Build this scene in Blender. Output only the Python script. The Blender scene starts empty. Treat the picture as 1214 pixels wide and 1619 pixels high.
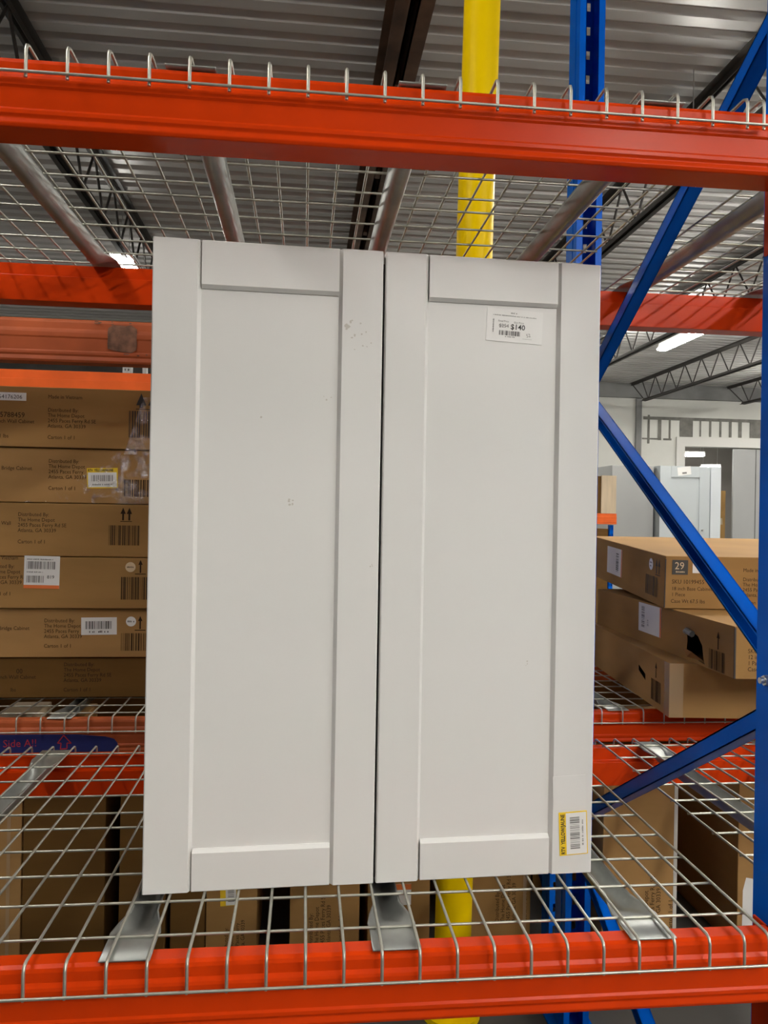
import bpy, bmesh, math, random
from mathutils import Vector, Matrix

# ------------------------------------------------------------------ camera, world, exposure
EYE = 1.70                       # eye height above the floor; heights below are given from eye level
S = bpy.context.scene
COL = S.collection
random.seed(7)

YAW, PITCH, ROLL, FPX = 0.102601, 0.000995, 0.017020, 1215.372
cy_, sy_, cp_, sp_ = math.cos(YAW), math.sin(YAW), math.cos(PITCH), math.sin(PITCH)
fwd = Vector((sy_ * cp_, cy_ * cp_, sp_))
right0 = Vector((cy_, -sy_, 0))
up0 = right0.cross(fwd)
rgt = right0 * math.cos(ROLL) + up0 * math.sin(ROLL)
upv = -right0 * math.sin(ROLL) + up0 * math.cos(ROLL)
cam_d = bpy.data.cameras.new('camera')
cam = bpy.data.objects.new('camera', cam_d)
COL.objects.link(cam)
cam_d.sensor_fit = 'VERTICAL'
cam_d.sensor_height = 36.0
cam_d.sensor_width = 27.0
cam_d.lens = 36.0 * FPX / 1619.0
cam_d.clip_start = 0.02
cam_d.clip_end = 200
mw = Matrix((rgt, upv, -fwd)).transposed().to_4x4()
mw.translation = Vector((0, 0, EYE))
cam.matrix_world = mw
S.camera = cam

w = bpy.data.worlds.new('world')
S.world = w
w.use_nodes = True
bg = w.node_tree.nodes['Background']
bg.inputs['Color'].default_value = (1.0, 0.975, 0.94, 1)
bg.inputs['Strength'].default_value = 0.05

S.view_settings.view_transform = 'Standard'
S.view_settings.look = 'None'
S.view_settings.gamma = 1.0
S.view_settings.use_curve_mapping = False
S.view_settings.exposure = 0.0
LAMP = 123.0                      # radiance of the strip lamps

# ------------------------------------------------------------------ materials
MATS = {}

def mat(name, col, rough=0.5, metal=0.0, var=0.0, scale=8.0, bump=0.0, bscale=60.0, coat=0.0, spec=0.5, stretch=None, col2=None, detail=4.0):
    if name in MATS:
        return MATS[name]
    m = bpy.data.materials.new(name)
    m.use_nodes = True
    nt = m.node_tree
    b = nt.nodes['Principled BSDF']
    b.inputs['Base Color'].default_value = (*col, 1)
    b.inputs['Roughness'].default_value = rough
    b.inputs['Metallic'].default_value = metal
    b.inputs['Specular IOR Level'].default_value = spec
    if coat:
        b.inputs['Coat Weight'].default_value = coat
        b.inputs['Coat Roughness'].default_value = 0.12
    if var or bump:
        tc = nt.nodes.new('ShaderNodeTexCoord')
        mp = nt.nodes.new('ShaderNodeMapping')
        nt.links.new(tc.outputs['Object'], mp.inputs['Vector'])
        if stretch:
            mp.inputs['Scale'].default_value = stretch
    if var:
        nz = nt.nodes.new('ShaderNodeTexNoise')
        nz.inputs['Scale'].default_value = scale
        nz.inputs['Detail'].default_value = detail
        nt.links.new(mp.outputs['Vector'], nz.inputs['Vector'])
        rp = nt.nodes.new('ShaderNodeValToRGB')
        rp.color_ramp.elements[0].position = 0.32
        rp.color_ramp.elements[1].position = 0.68
        c2 = col2 or tuple(c * (1 - var) for c in col)
        c1 = col if col2 else tuple(min(1, c * (1 + var)) for c in col)
        rp.color_ramp.elements[0].color = (*c2, 1)
        rp.color_ramp.elements[1].color = (*c1, 1)
        nt.links.new(nz.outputs['Fac'], rp.inputs['Fac'])
        nt.links.new(rp.outputs['Color'], b.inputs['Base Color'])
    if bump:
        nb = nt.nodes.new('ShaderNodeTexNoise')
        nb.inputs['Scale'].default_value = bscale
        nb.inputs['Detail'].default_value = 3
        nt.links.new(mp.outputs['Vector'], nb.inputs['Vector'])
        bp = nt.nodes.new('ShaderNodeBump')
        bp.inputs['Strength'].default_value = bump
        bp.inputs['Distance'].default_value = 0.01
        nt.links.new(nb.outputs['Fac'], bp.inputs['Height'])
        nt.links.new(bp.outputs['Normal'], b.inputs['Normal'])
    MATS[name] = m
    return m

def emit(name, col, strength):
    m = bpy.data.materials.new(name)
    m.use_nodes = True
    b = m.node_tree.nodes['Principled BSDF']
    b.inputs['Base Color'].default_value = (0.9, 0.9, 0.9, 1)
    b.inputs['Emission Color'].default_value = (*col, 1)
    b.inputs['Emission Strength'].default_value = strength
    MATS[name] = m
    return m

ORANGE = mat('orange_paint', (0.53, 0.036, 0.002), 0.26, var=0.08, scale=3, spec=0.09)
ORANGE_OLD = mat('worn_orange_paint', (0.36, 0.080, 0.024), 0.55, var=0.20, scale=5, spec=0.2)
ORANGE_PALE = mat('pale_orange_paint', (0.78, 0.13, 0.02), 0.45, var=0.12, scale=6, spec=0.2)
BLUE = mat('blue_paint', (0.0, 0.095, 0.52), 0.25, var=0.10, scale=4, spec=0.08)
YELLOW = mat('yellow_paint', (0.97, 0.655, 0.0), 0.36, var=0.04, scale=4, spec=0.08)
ZINC = mat('zinc_wire', (0.43, 0.425, 0.365), 0.42, 0.8, var=0.12, scale=30)
GALV = mat('galvanised_sheet', (0.36, 0.37, 0.35), 0.42, 0.8, var=0.14, scale=14, bump=0.03)
DECKING = mat('roof_decking', (0.56, 0.55, 0.53), 0.48, 0.28, var=0.16, scale=0.9, stretch=(0.35, 2.5, 1))
JOIST = mat('dark_joist_paint', (0.060, 0.055, 0.050), 0.6, 0.2, var=0.2, scale=4)
RUST = mat('rusty_steel', (0.115, 0.062, 0.034), 0.65, 0.2, var=0.45, scale=5)
CONCRETE = mat('concrete_floor', (0.075, 0.072, 0.066), 0.6, var=0.12, scale=1.5, bump=0.03)
WALLW = mat('painted_block', (0.72, 0.72, 0.67), 0.8, var=0.07, scale=1.2, bump=0.05, bscale=10)
WALLG = mat('grey_steel_ledger', (0.20, 0.20, 0.195), 0.6, 0.1, var=0.25, scale=1.5)
MORTAR = mat('bare_mortar', (0.19, 0.185, 0.165), 0.9, var=0.25, scale=6)
WHITE = mat('white_cabinet_paint', (0.715, 0.708, 0.685), 0.42, var=0.012, scale=1.5, spec=0.35)
CARCASS = mat('cabinet_interior', (0.45, 0.43, 0.40), 0.6)
GREYCAB = mat('grey_cabinet_paint', (0.50, 0.54, 0.55), 0.45, var=0.03, scale=1)
GREYPAN = mat('grey_melamine', (0.34, 0.345, 0.335), 0.5, var=0.05, scale=1)
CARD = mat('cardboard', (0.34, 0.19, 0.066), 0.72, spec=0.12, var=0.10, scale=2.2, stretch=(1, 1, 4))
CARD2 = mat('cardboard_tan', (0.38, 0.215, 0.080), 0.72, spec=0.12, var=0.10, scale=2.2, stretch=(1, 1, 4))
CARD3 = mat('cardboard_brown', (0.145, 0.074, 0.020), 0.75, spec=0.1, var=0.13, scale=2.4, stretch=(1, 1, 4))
CARDLT = mat('cardboard_pale', (0.60, 0.46, 0.29), 0.75, var=0.08, scale=3)
WOOD = mat('pale_plywood', (0.62, 0.49, 0.33), 0.6, var=0.12, scale=3, stretch=(6, 6, 0.7))
INK = mat('brown_ink', (0.035, 0.021, 0.011), 0.8, spec=0.1)
INKB = mat('black_ink', (0.02, 0.018, 0.016), 0.6)
INKG = mat('grey_ink', (0.18, 0.175, 0.165), 0.6)
PAPER = mat('white_paper', (0.80, 0.79, 0.76), 0.55)
PAPERD = mat('price_paper', (0.755, 0.75, 0.725), 0.45)
YPAPER = mat('yellow_paper', (0.88, 0.60, 0.02), 0.5)
OPAPER = mat('orange_print', (0.80, 0.20, 0.05), 0.5)
BTAPE = mat('blue_masking_tape', (0.006, 0.011, 0.105), 0.8, var=0.1, scale=20)
REDINK = mat('red_marker', (0.42, 0.02, 0.03), 0.6)
SMUDGE = mat('grey_scuff', (0.53, 0.50, 0.45), 0.5)
TAPE = mat('packing_tape', (0.42, 0.28, 0.15), 0.18, coat=0.4)
WHITEM = mat('white_enamel', (0.75, 0.75, 0.73), 0.4)
BLACK = mat('gap_shade_black', (0.012, 0.011, 0.010), 0.7)  # flat black for the shade between the cabinet doors
ZBOLT = mat('zinc_bolt', (0.62, 0.62, 0.60), 0.3, 0.9)
DIRT = mat('old_label_residue', (0.15, 0.07, 0.04), 0.85, var=0.5, scale=30)
GLOW = emit('lamp_diffuser', (1.0, 0.97, 0.91), LAMP)

def film_material():
    m = bpy.data.materials.new('clear_stretch_film')
    m.use_nodes = True
    nt = m.node_tree
    for n in list(nt.nodes):
        nt.nodes.remove(n)
    out = nt.nodes.new('ShaderNodeOutputMaterial')
    mx = nt.nodes.new('ShaderNodeMixShader')
    tr = nt.nodes.new('ShaderNodeBsdfTransparent')
    gl = nt.nodes.new('ShaderNodeBsdfGlossy')
    gl.inputs['Roughness'].default_value = 0.16
    gl.inputs['Color'].default_value = (0.9, 0.9, 0.9, 1)
    tc = nt.nodes.new('ShaderNodeTexCoord')
    nz = nt.nodes.new('ShaderNodeTexNoise')
    nz.inputs['Scale'].default_value = 30
    nz.inputs['Detail'].default_value = 5
    nt.links.new(tc.outputs['Object'], nz.inputs['Vector'])
    bp = nt.nodes.new('ShaderNodeBump')
    bp.inputs['Strength'].default_value = 1.0
    bp.inputs['Distance'].default_value = 0.03
    nt.links.new(nz.outputs['Fac'], bp.inputs['Height'])
    nt.links.new(bp.outputs['Normal'], gl.inputs['Normal'])
    nz2 = nt.nodes.new('ShaderNodeTexNoise')
    nz2.inputs['Scale'].default_value = 11
    nz2.inputs['Detail'].default_value = 6
    nz2.inputs['Distortion'].default_value = 1.5
    nt.links.new(tc.outputs['Object'], nz2.inputs['Vector'])
    rp = nt.nodes.new('ShaderNodeMapRange')
    rp.inputs['From Min'].default_value = 0.50
    rp.inputs['From Max'].default_value = 0.75
    rp.inputs['To Min'].default_value = 0.0
    rp.inputs['To Max'].default_value = 0.75
    nt.links.new(nz2.outputs['Fac'], rp.inputs['Value'])
    nt.links.new(rp.outputs['Result'], mx.inputs['Fac'])
    nt.links.new(tr.outputs[0], mx.inputs[1])
    nt.links.new(gl.outputs[0], mx.inputs[2])
    nt.links.new(mx.outputs[0], out.inputs['Surface'])
    return m
FILM = film_material()

# ------------------------------------------------------------------ mesh helpers
class MB:
    def __init__(s):
        s.v, s.f, s.smooth = [], [], []

    def add(s, vs, fs, smooth=False):
        o = len(s.v)
        s.v += [tuple(p) for p in vs]
        s.f += [tuple(i + o for i in f) for f in fs]
        s.smooth += [smooth] * len(fs)
        return s

    def box(s, x0, x1, y0, y1, z0, z1):
        v = [(x0, y0, z0), (x1, y0, z0), (x1, y1, z0), (x0, y1, z0), (x0, y0, z1), (x1, y0, z1), (x1, y1, z1), (x0, y1, z1)]
        return s.add(v, [(0, 3, 2, 1), (4, 5, 6, 7), (0, 1, 5, 4), (1, 2, 6, 5), (2, 3, 7, 6), (3, 0, 4, 7)])

    def prism(s, prof, axis, a0, a1, smooth=False):
        """extrude a closed 2D profile along an axis: x -> profile (y,z); y -> (x,z); z -> (x,y)"""
        n = len(prof)
        def P(a, p):
            return (a, p[0], p[1]) if axis == 'x' else ((p[0], a, p[1]) if axis == 'y' else (p[0], p[1], a))
        v = [P(a0, p) for p in prof] + [P(a1, p) for p in prof]
        fs = [(i, (i + 1) % n, n + (i + 1) % n, n + i) for i in range(n)]
        s.add(v, fs, smooth)
        s.add(v[:n], [tuple(range(n))[::-1]])
        s.add(v[n:], [tuple(range(n))])
        return s

    def tube(s, pts, r, seg=6, caps=True):
        pts = [Vector(p) for p in pts]
        rings = []
        ref = None
        for i, p in enumerate(pts):
            t = (pts[min(i + 1, len(pts) - 1)] - pts[max(i - 1, 0)]).normalized()
            if ref is None:
                ref = Vector((1, 0, 0)) if abs(t.x) < 0.9 else Vector((0, 0, 1))
            a = (ref - t * ref.dot(t)).normalized()
            b = t.cross(a)
            ref = a
            rings.append([p + (a * math.cos(2 * math.pi * k / seg) + b * math.sin(2 * math.pi * k / seg)) * r for k in range(seg)])
        v = [q for ring in rings for q in ring]
        fs = []
        for i in range(len(pts) - 1):
            for k in range(seg):
                k2 = (k + 1) % seg
                fs.append((i * seg + k, i * seg + k2, (i + 1) * seg + k2, (i + 1) * seg + k))
        s.add(v, fs, True)
        if caps:
            s.add(rings[0], [tuple(range(seg))[::-1]])
            s.add(rings[-1], [tuple(range(seg))])
        return s

    def bar(s, a, b, wx, wv, ref=(1, 0, 0)):
        """rectangular bar from a to b: wx along ref, wv across"""
        a, b = Vector(a), Vector(b)
        t = (b - a).normalized()
        r = Vector(ref)
        r = (r - t * r.dot(t)).normalized()
        u = t.cross(r)
        c = [r * sx * wx / 2 + u * sy * wv / 2 for sx, sy in ((-1, -1), (1, -1), (1, 1), (-1, 1))]
        v = [a + q for q in c] + [b + q for q in c]
        return s.add(v, [(0, 3, 2, 1), (4, 5, 6, 7), (0, 1, 5, 4), (1, 2, 6, 5), (2, 3, 7, 6), (3, 0, 4, 7)])

    def mesh(s, name):
        me = bpy.data.meshes.new(name)
        me.from_pydata(s.v, [], s.f)
        me.polygons.foreach_set('use_smooth', s.smooth)
        bm = bmesh.new()
        bm.from_mesh(me)
        bmesh.ops.recalc_face_normals(bm, faces=bm.faces)
        bm.to_mesh(me)
        bm.free()
        me.update()
        return me

    def build(s, name, material, parent=None, loc=(0, 0, 0), bevel=0.0):
        return obj(name, s.mesh(name), material, parent, loc, bevel)

def obj(name, me, material, parent=None, loc=(0, 0, 0), bevel=0.0):
    if material and not me.materials:
        me.materials.append(material)
    o = bpy.data.objects.new(name, me)
    COL.objects.link(o)
    o.location = loc
    if parent:
        o.parent = parent
    if bevel:
        b = o.modifiers.new('bevel', 'BEVEL')
        b.width = bevel
        b.segments = 2
        b.limit_method = 'ANGLE'
        b.angle_limit = math.radians(40)
    return o

def tag(o, label, cat, group=None):
    o['label'] = label
    o['category'] = cat
    if group:
        o['group'] = group
    return o

def thing(name, label, cat, loc, rz=0.0, group=None, rx=0.0):
    """an Empty at the thing's base; loc height is given from eye level"""
    o = bpy.data.objects.new(name, None)
    COL.objects.link(o)
    o.location = (loc[0], loc[1], loc[2] + EYE)
    o.rotation_euler = (rx, 0, rz)
    o.empty_display_size = 0.05
    return tag(o, label, cat, group)

def structure(o):
    o['kind'] = 'structure'
    return o

def part_label(o, label):
    o['label'] = label
    return o

# ------------------------------------------------------------------ flat print (lettering, bars, arrows)
FONT_CACHE = {}

def text_polys(body, size, xs=1.0, bold=0.0):
    key = (body, bold)
    if key not in FONT_CACHE:
        c = bpy.data.curves.new('t', 'FONT')
        c.body = body
        c.size = 1.0
        c.resolution_u = 2
        c.space_line = 1.0
        c.offset = bold
        o = bpy.data.objects.new('t', c)
        COL.objects.link(o)
        dg = bpy.context.evaluated_depsgraph_get()
        me = bpy.data.meshes.new_from_object(o.evaluated_get(dg))
        FONT_CACHE[key] = ([(v.co.x, v.co.y) for v in me.vertices], [tuple(p.vertices) for p in me.polygons])
        bpy.data.objects.remove(o)
        bpy.data.curves.remove(c)
        bpy.data.meshes.remove(me)
    v, f = FONT_CACHE[key]
    return [(x * size * xs, y * size) for x, y in v], f

class Print:
    """flat ink on a face; u to the right, v up, placed with a 4x4 matrix"""
    def __init__(s):
        s.v, s.f, s.marks = [], [], []

    def poly(s, pts):
        o = len(s.v)
        s.v += list(pts)
        s.f.append(tuple(range(o, o + len(pts))))
        return s

    def rect(s, u0, v0, u1, v1):
        return s.poly([(u0, v0), (u1, v0), (u1, v1), (u0, v1)])

    def text(s, body, u, v, size, xs=1.0, rot=0.0, bold=0.0):
        pv, pf = text_polys(body, size, xs, bold)
        s.marks.append((len(s.v), len(s.f)))
        c, n = math.cos(rot), math.sin(rot)
        o = len(s.v)
        s.v += [(u + x * c - y * n, v + x * n + y * c) for x, y in pv]
        s.f += [tuple(i + o for i in f) for f in pf]
        return s

    def barcode(s, u0, v0, u1, v1, n=26, seed=1, horizontal=False):
        r = random.Random(seed)
        ws = [r.choice((1, 1, 2, 3)) for _ in range(n * 2)]
        t = sum(ws)
        p = 0
        for i, q in enumerate(ws):
            if i % 2 == 0:
                if horizontal:
                    a, b = v0 + (v1 - v0) * p / t, v0 + (v1 - v0) * (p + q) / t
                    s.rect(u0, a, u1, b)
                else:
                    a, b = u0 + (u1 - u0) * p / t, u0 + (u1 - u0) * (p + q) / t
                    s.rect(a, v0, b, v1)
            p += q
        return s

    def ticks(s, u, v, w, h, n, rot=0.0, seed=1):
        """a row of print too small to read"""
        r = random.Random(seed)
        c, q = math.cos(rot), math.sin(rot)
        st = w / n
        for i in range(n):
            if r.random() < 0.14:
                continue
            a, b, t = i * st, i * st + st * r.uniform(0.45, 0.75), h * r.uniform(0.7, 1.0)
            s.poly([(u + x * c - y * q, v + x * q + y * c) for x, y in ((a, 0), (b, 0), (b, t), (a, t))])
        return s

    def arrow(s, u, v0, v1, wd):
        h = wd * 1.2
        s.rect(u - wd * 0.17, v0, u + wd * 0.17, v1 - h)
        return s.poly([(u - wd / 2, v1 - h), (u + wd / 2, v1 - h), (u, v1)])

    def up_arrows(s, u0, u1, v0, v1):
        wd = (u1 - u0) * 0.46
        s.arrow(u0 + wd / 2, v0 + (v1 - v0) * 0.1, v1, wd)
        s.arrow(u1 - wd / 2, v0 + (v1 - v0) * 0.1, v1, wd)
        return s.rect(u0, v0, u1, v0 + (v1 - v0) * 0.045)

    def disc(s, u, v, r, n=20):
        return s.poly([(u + r * math.cos(2 * math.pi * k / n), v + r * math.sin(2 * math.pi * k / n)) for k in range(n)])

    def build(s, name, material, parent, M, lift=0.0006):
        ends = [(0, 0)] + s.marks[1:] if name == 'printing' and s.marks else [(0, 0)]
        o = None
        for k, (v0, f0) in enumerate(ends):
            v1, f1 = ends[k + 1] if k + 1 < len(ends) else (len(s.v), len(s.f))
            me = bpy.data.meshes.new(name)
            me.from_pydata([M @ Vector((u, v, lift)) for u, v in s.v[v0:v1]], [], [tuple(i - v0 for i in f) for f in s.f[f0:f1]])
            o = obj(name, me, material, parent)
        return o

def face_front(x0=0, y0=0, z0=0):
    """u=+x, v=+z, outward=-y"""
    return Matrix(((1, 0, 0, x0), (0, 0, -1, y0), (0, 1, 0, z0), (0, 0, 0, 1)))

def face_left(x0=0, y0=0, z0=0):
    """u runs from the back (+y) to the front, outward=-x"""
    return Matrix(((0, 0, -1, x0), (-1, 0, 0, y0), (0, 1, 0, z0), (0, 0, 0, 1)))

def sticker(name, parent, M, u0, v0, u1, v1, material, prints, rot=0.0, lift=0.0012, label=None):
    """paper label with its printing as sub-parts; prints: list of (name, Print in label coordinates, material)"""
    c = M @ Matrix.Translation(((u0 + u1) / 2, (v0 + v1) / 2, 0)) @ Matrix.Rotation(rot, 4, 'Z')
    hw, hh = (u1 - u0) / 2, (v1 - v0) / 2
    vs = [c @ Vector(p) for p in ((-hw, -hh, lift), (hw, -hh, lift), (hw, hh, lift), (-hw, hh, lift),
                                  (-hw, -hh, 0), (hw, -hh, 0), (hw, hh, 0), (-hw, hh, 0))]
    me = bpy.data.meshes.new(name)
    me.from_pydata(vs, [], [(0, 1, 2, 3), (0, 4, 5, 1), (1, 5, 6, 2), (2, 6, 7, 3), (3, 7, 4, 0)])
    o = obj(name, me, material, parent)
    if label:
        o['label'] = label
    c2 = c @ Matrix.Translation((-hw, -hh, 0))
    for i, (pn, pr, pm) in enumerate(prints):
        pr.build(pn, pm, o, c2, lift + 0.0004 * (1 + i * 0.6))
    return o

# ================================================================== THE HALL
CEIL = 2.90                      # above eye level
WALLY = 16.0
XL, XR, YN = -9.0, 17.0, -8.0
fl = structure(MB().box(XL, XR, YN, WALLY + 6, -0.12, 0.0).build('floor', CONCRETE))

# corrugated roof decking, ribs running left to right
P = 0.18
prof = []
n = int((WALLY + 6 - YN) / P)
for k in range(n):
    y = YN + k * P
    prof += [(y, 0.0), (y + 0.080, 0.0), (y + 0.098, 0.045), (y + 0.162, 0.045)]
mb = MB()
vs = []
for x in (XL, XR):
    vs += [(x, y, z + CEIL + EYE) for y, z in prof]
m_ = len(prof)
mb.add(vs, [(i, i + 1, m_ + i + 1, m_ + i) for i in range(m_ - 1)])
ceil_o = mb.build('ceiling', DECKING)
sol = ceil_o.modifiers.new('sheet', 'SOLIDIFY')
sol.thickness = 0.004
structure(ceil_o)

# far wall with a doorway into a second room
OPX0, OPX1, OPZ = 8.20, 10.9, 1.56 + EYE
HT = CEIL + EYE
mb = MB()
mb.box(XL, OPX0, WALLY, WALLY + 0.2, 0, HT)
mb.box(OPX1, XR, WALLY, WALLY + 0.2, 0, HT)
mb.box(OPX0, OPX1, WALLY, WALLY + 0.2, OPZ, HT)
wall = structure(mb.build('wall_back', WALLW))
led = structure(MB().box(XL, XR, WALLY - 0.12, WALLY - 0.005, 2.57 + EYE, 2.87 + EYE).build('trim_1', WALLG))
part_label(led, 'grey steel ledger along the top of the far white wall')
colm = structure(MB().box(7.08, 7.20, WALLY - 0.06, WALLY - 0.002, 0, 2.56 + EYE).build('trim_2', WALLG))
part_label(colm, 'narrow grey pilaster on the far white wall')
mb = MB()
mb.box(OPX0 - 0.19, OPX0, WALLY - 0.04, WALLY - 0.002, 0, OPZ + 0.20)
mb.box(OPX0, OPX1 + 0.19, WALLY - 0.04, WALLY - 0.002, OPZ, OPZ + 0.20)
structure(mb.build('door_1', mat('white_frame', (0.72, 0.71, 0.67), 0.6)))
# back room
mb = MB()
mb.box(XL, XR, WALLY + 5.9, WALLY + 6.0, 0, HT)
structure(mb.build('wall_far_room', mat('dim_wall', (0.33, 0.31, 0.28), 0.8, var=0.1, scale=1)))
# remaining walls of the hall, outside the picture
HALLW = mat('hall_wall', (0.25, 0.245, 0.23), 0.8, var=0.08, scale=0.8)
structure(MB().box(XL - 0.2, XL, YN, WALLY + 6, 0, HT).build('wall_left', HALLW))
structure(MB().box(XR, XR + 0.2, YN, WALLY + 6, 0, HT).build('wall_right', HALLW))
structure(MB().box(XL, XR, YN - 0.2, YN, 0, HT).build('wall_front', HALLW))
# strip of bare mortar where blocks were let into the wall
px2x = lambda px: 7.36 + (px - 1025) * (9.92 - 7.36) / 175.0
for i, (a, b, z0, z1) in enumerate(((1025, 1028, 1.60, 2.22), (1041, 1046, 1.68, 2.18), (1058, 1060.5, 1.70, 2.16), (1075, 1095, 1.76, 2.16),
                                    (1106, 1108, 1.78, 2.12), (1121, 1124, 1.78, 2.12), (1137, 1140, 1.78, 2.12), (1152, 1156, 1.78, 2.12),
                                    (1167, 1172, 1.78, 2.12), (1185, 1206, 1.78, 2.16))):
    MB().box(px2x(a), px2x(b), WALLY - 0.012, WALLY - 0.001, z0 + EYE, z1 + EYE).build('mortar_joint', MORTAR, wall)
MB().box(7.26, 10.2, WALLY - 0.014, WALLY - 0.001, 2.12 + EYE, 2.185 + EYE).build('mortar_joint', MORTAR, wall)
MB().box(7.24, 7.62, WALLY - 0.014, WALLY - 0.001, 1.69 + EYE, 1.72 + EYE).build('mortar_joint', MORTAR, wall)
MB().box(7.72, 7.90, WALLY - 0.014, WALLY - 0.001, 1.68 + EYE, 1.72 + EYE).build('mortar_joint', MORTAR, wall)

# ------------------------------------------------------------------ open web roof joists running front to back
def joist(x, label, material, y0=0.3, y1=WALLY - 0.15, top=2.86, bot=2.40):
    t = thing('roof_joist', label, 'joist', (x, y0, bot), group='steel joists under the corrugated roof')
    L, H = y1 - y0, top - bot
    mb = MB()
    for s in (-1, 1):
        mb.box(s * 0.012, s * 0.062, 0, L, H - 0.006, H)
        mb.box(s * 0.012, s * 0.018, 0, L, H - 0.05, H)
    mb.build('top_chord', material, t)
    mb = MB()
    for s in (-1, 1):
        mb.box(s * 0.012, s * 0.058, 0.3, L - 0.55, 0, 0.006)
        mb.box(s * 0.012, s * 0.018, 0.3, L - 0.55, 0, 0.045)
    mb.build('bottom_chord', material, t)
    pts = []
    k = 0
    y = 0.35
    web = MB().tube([(0, 0, 0), (0, 0.30, H - 0.045)], 0.011, 5).mesh('web_bar')
    web2 = MB().tube([(0, 0, 0), (0, -0.30, H - 0.045)], 0.011, 5).mesh('web_bar')
    while y < L - 0.75:
        obj('web_bar', web, material, t, (0, y, 0.02))
        if y > 0.6:
            obj('web_bar', web2, material, t, (0, y, 0.02))
        y += 0.60
    obj('web_bar', MB().tube([(0, 0, 0), (0, 0.60, H - 0.045)], 0.011, 5).mesh('web_bar'), material, t, (0, L - 0.62, 0.02))
    return t

joist(-1.72, 'dark open web roof joist above the left lamp, seen through the upper wire deck', JOIST)
joist(2.66, 'dark open web roof joist just right of the tall blue post', JOIST)
joist(4.74, 'dark open web roof joist left of the bright strip lamp', JOIST)
joist(6.93, 'dark open web roof joist right of the bright strip lamp, running to the grey ledger', JOIST)
joist(9.10, 'dark open web roof joist farthest right, partly hidden by the blue front post', JOIST)
# rusty main girder of paired channels
t = thing('steel_girder', 'rusty brown double channel roof girder left of the yellow pipe', 'girder', (0.50, 0.3, 2.52))
L = WALLY - 0.5
for s in (-1, 1):
    mb = MB()
    mb.box(min(s * 0.016, s * 0.098), max(s * 0.016, s * 0.098), 0, L, 0, 0.010)
    mb.box(min(s * 0.016, s * 0.026), max(s * 0.016, s * 0.026), 0, L, 0, 0.335)
    mb.box(min(s * 0.016, s * 0.098), max(s * 0.016, s * 0.098), 0, L, 0.325, 0.335)
    mb.build('channel', RUST, t)
for k in range(12):
    MB().box(-0.016, 0.016, 0.6 + k * 1.2, 0.68 + k * 1.2, 0.0, 0.30).build('spacer_plate', RUST, t)

# ------------------------------------------------------------------ strip lamps
def strip_lamp(x, y, z, L, label, wd=0.13, rz=0.0, uplight=True):
    t = thing('strip_lamp', label, 'lamp', (x, y, z), rz=rz, group='ceiling strip lamps')
    k = 0.38 if uplight else 0.62
    MB().prism([(-wd * (k + 0.02), 0.0), (wd * (k + 0.02), 0.0), (wd * 0.3, 0.06), (-wd * 0.3, 0.06)], 'y', -L / 2, L / 2).build('housing', WHITEM, t)
    MB().prism([(-wd * k, -0.001), (-wd * 0.62, -0.030), (-wd * 0.50, -0.052), (wd * 0.50, -0.052), (wd * 0.62, -0.030), (wd * k, -0.001)], 'y', -L / 2 + 0.02, L / 2 - 0.02).build('diffuser', GLOW, t)
    if not uplight:  # skirts added to keep side light off the ceiling
        for s in (-1, 1):
            MB().box(min(s * wd * 0.64, s * wd * 0.67), max(s * wd * 0.64, s * wd * 0.67), -L / 2, L / 2, -0.075, 0.004).build('light_shield_skirt', WHITEM, t)
    for s in (-1, 1):
        MB().tube([(0, s * L * 0.36, 0.06), (0, s * L * 0.36, CEIL - z)], 0.004, 5).build('hanger', ZBOLT, t)
    return t

strip_lamp(5.30, 10.45, 2.56, 1.30, 'bright strip lamp hanging near the right blue post under the roof')
strip_lamp(-1.80, 7.80, 2.44, 0.42, 'bright strip lamp seen end on above the left rear beam', 0.19, uplight=False)
strip_lamp(9.19, 17.6, 1.535, 0.62, 'larger lit strip lamp seen through the far doorway', 0.16, rz=math.radians(78))
strip_lamp(10.78, 19.6, 1.385, 0.5, 'smaller lit strip lamp farther back through the far doorway', 0.22, rz=math.radians(75))
for (x, y) in ((-1.79, 1.0), (3.7, -0.9), (3.7, -2.9), (3.7, -4.9), (2.2, -3.0), (2.2, -5.2), (5.30, 2.2), (5.30, 5.4), (-6.0, 8.0),
               (9.6, -1.0), (9.6, 2.5), (9.6, 6.0), (9.6, 9.5), (9.6, 12.5), (12.5, 12.8), (3.0, 13.0), (13.5, 3.0), (13.5, 8.0), (13.5, 13.0)):  # unseen: some read from shadows and bevels, the rest added for brightness
    strip_lamp(x, y, 2.52, 1.5, 'unseen ceiling strip lamp outside the picture, placed to light the hall', 0.16)
strip_lamp(3.25, 4.75, 2.52, 0.6, 'short ceiling strip lamp added behind the top front beam to light the cartons, nearer the post', 0.16, uplight=False)  # this lamp and the next are added to brighten the loose carton tops
strip_lamp(2.45, 4.95, 2.52, 0.6, 'short ceiling strip lamp added behind the top front beam to light the cartons, nearer the pipe', 0.16, uplight=False)

# ================================================================== PALLET RACK
BEAM_PROF = [(0.014, 0.0), (0.008, -0.004), (0.006, -0.010), (0.006, -0.026), (0.0015, -0.032), (0.0, -0.037), (0.0, -0.048), (0.0025, -0.052),
             (0.0025, -0.084), (0.0, -0.088), (0.0, -0.094), (0.003, -0.099), (0.0, -0.109), (0.003, -0.115),
             (0.066, -0.115), (0.066, -0.040), (0.045, -0.040), (0.045, 0.0)]

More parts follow.
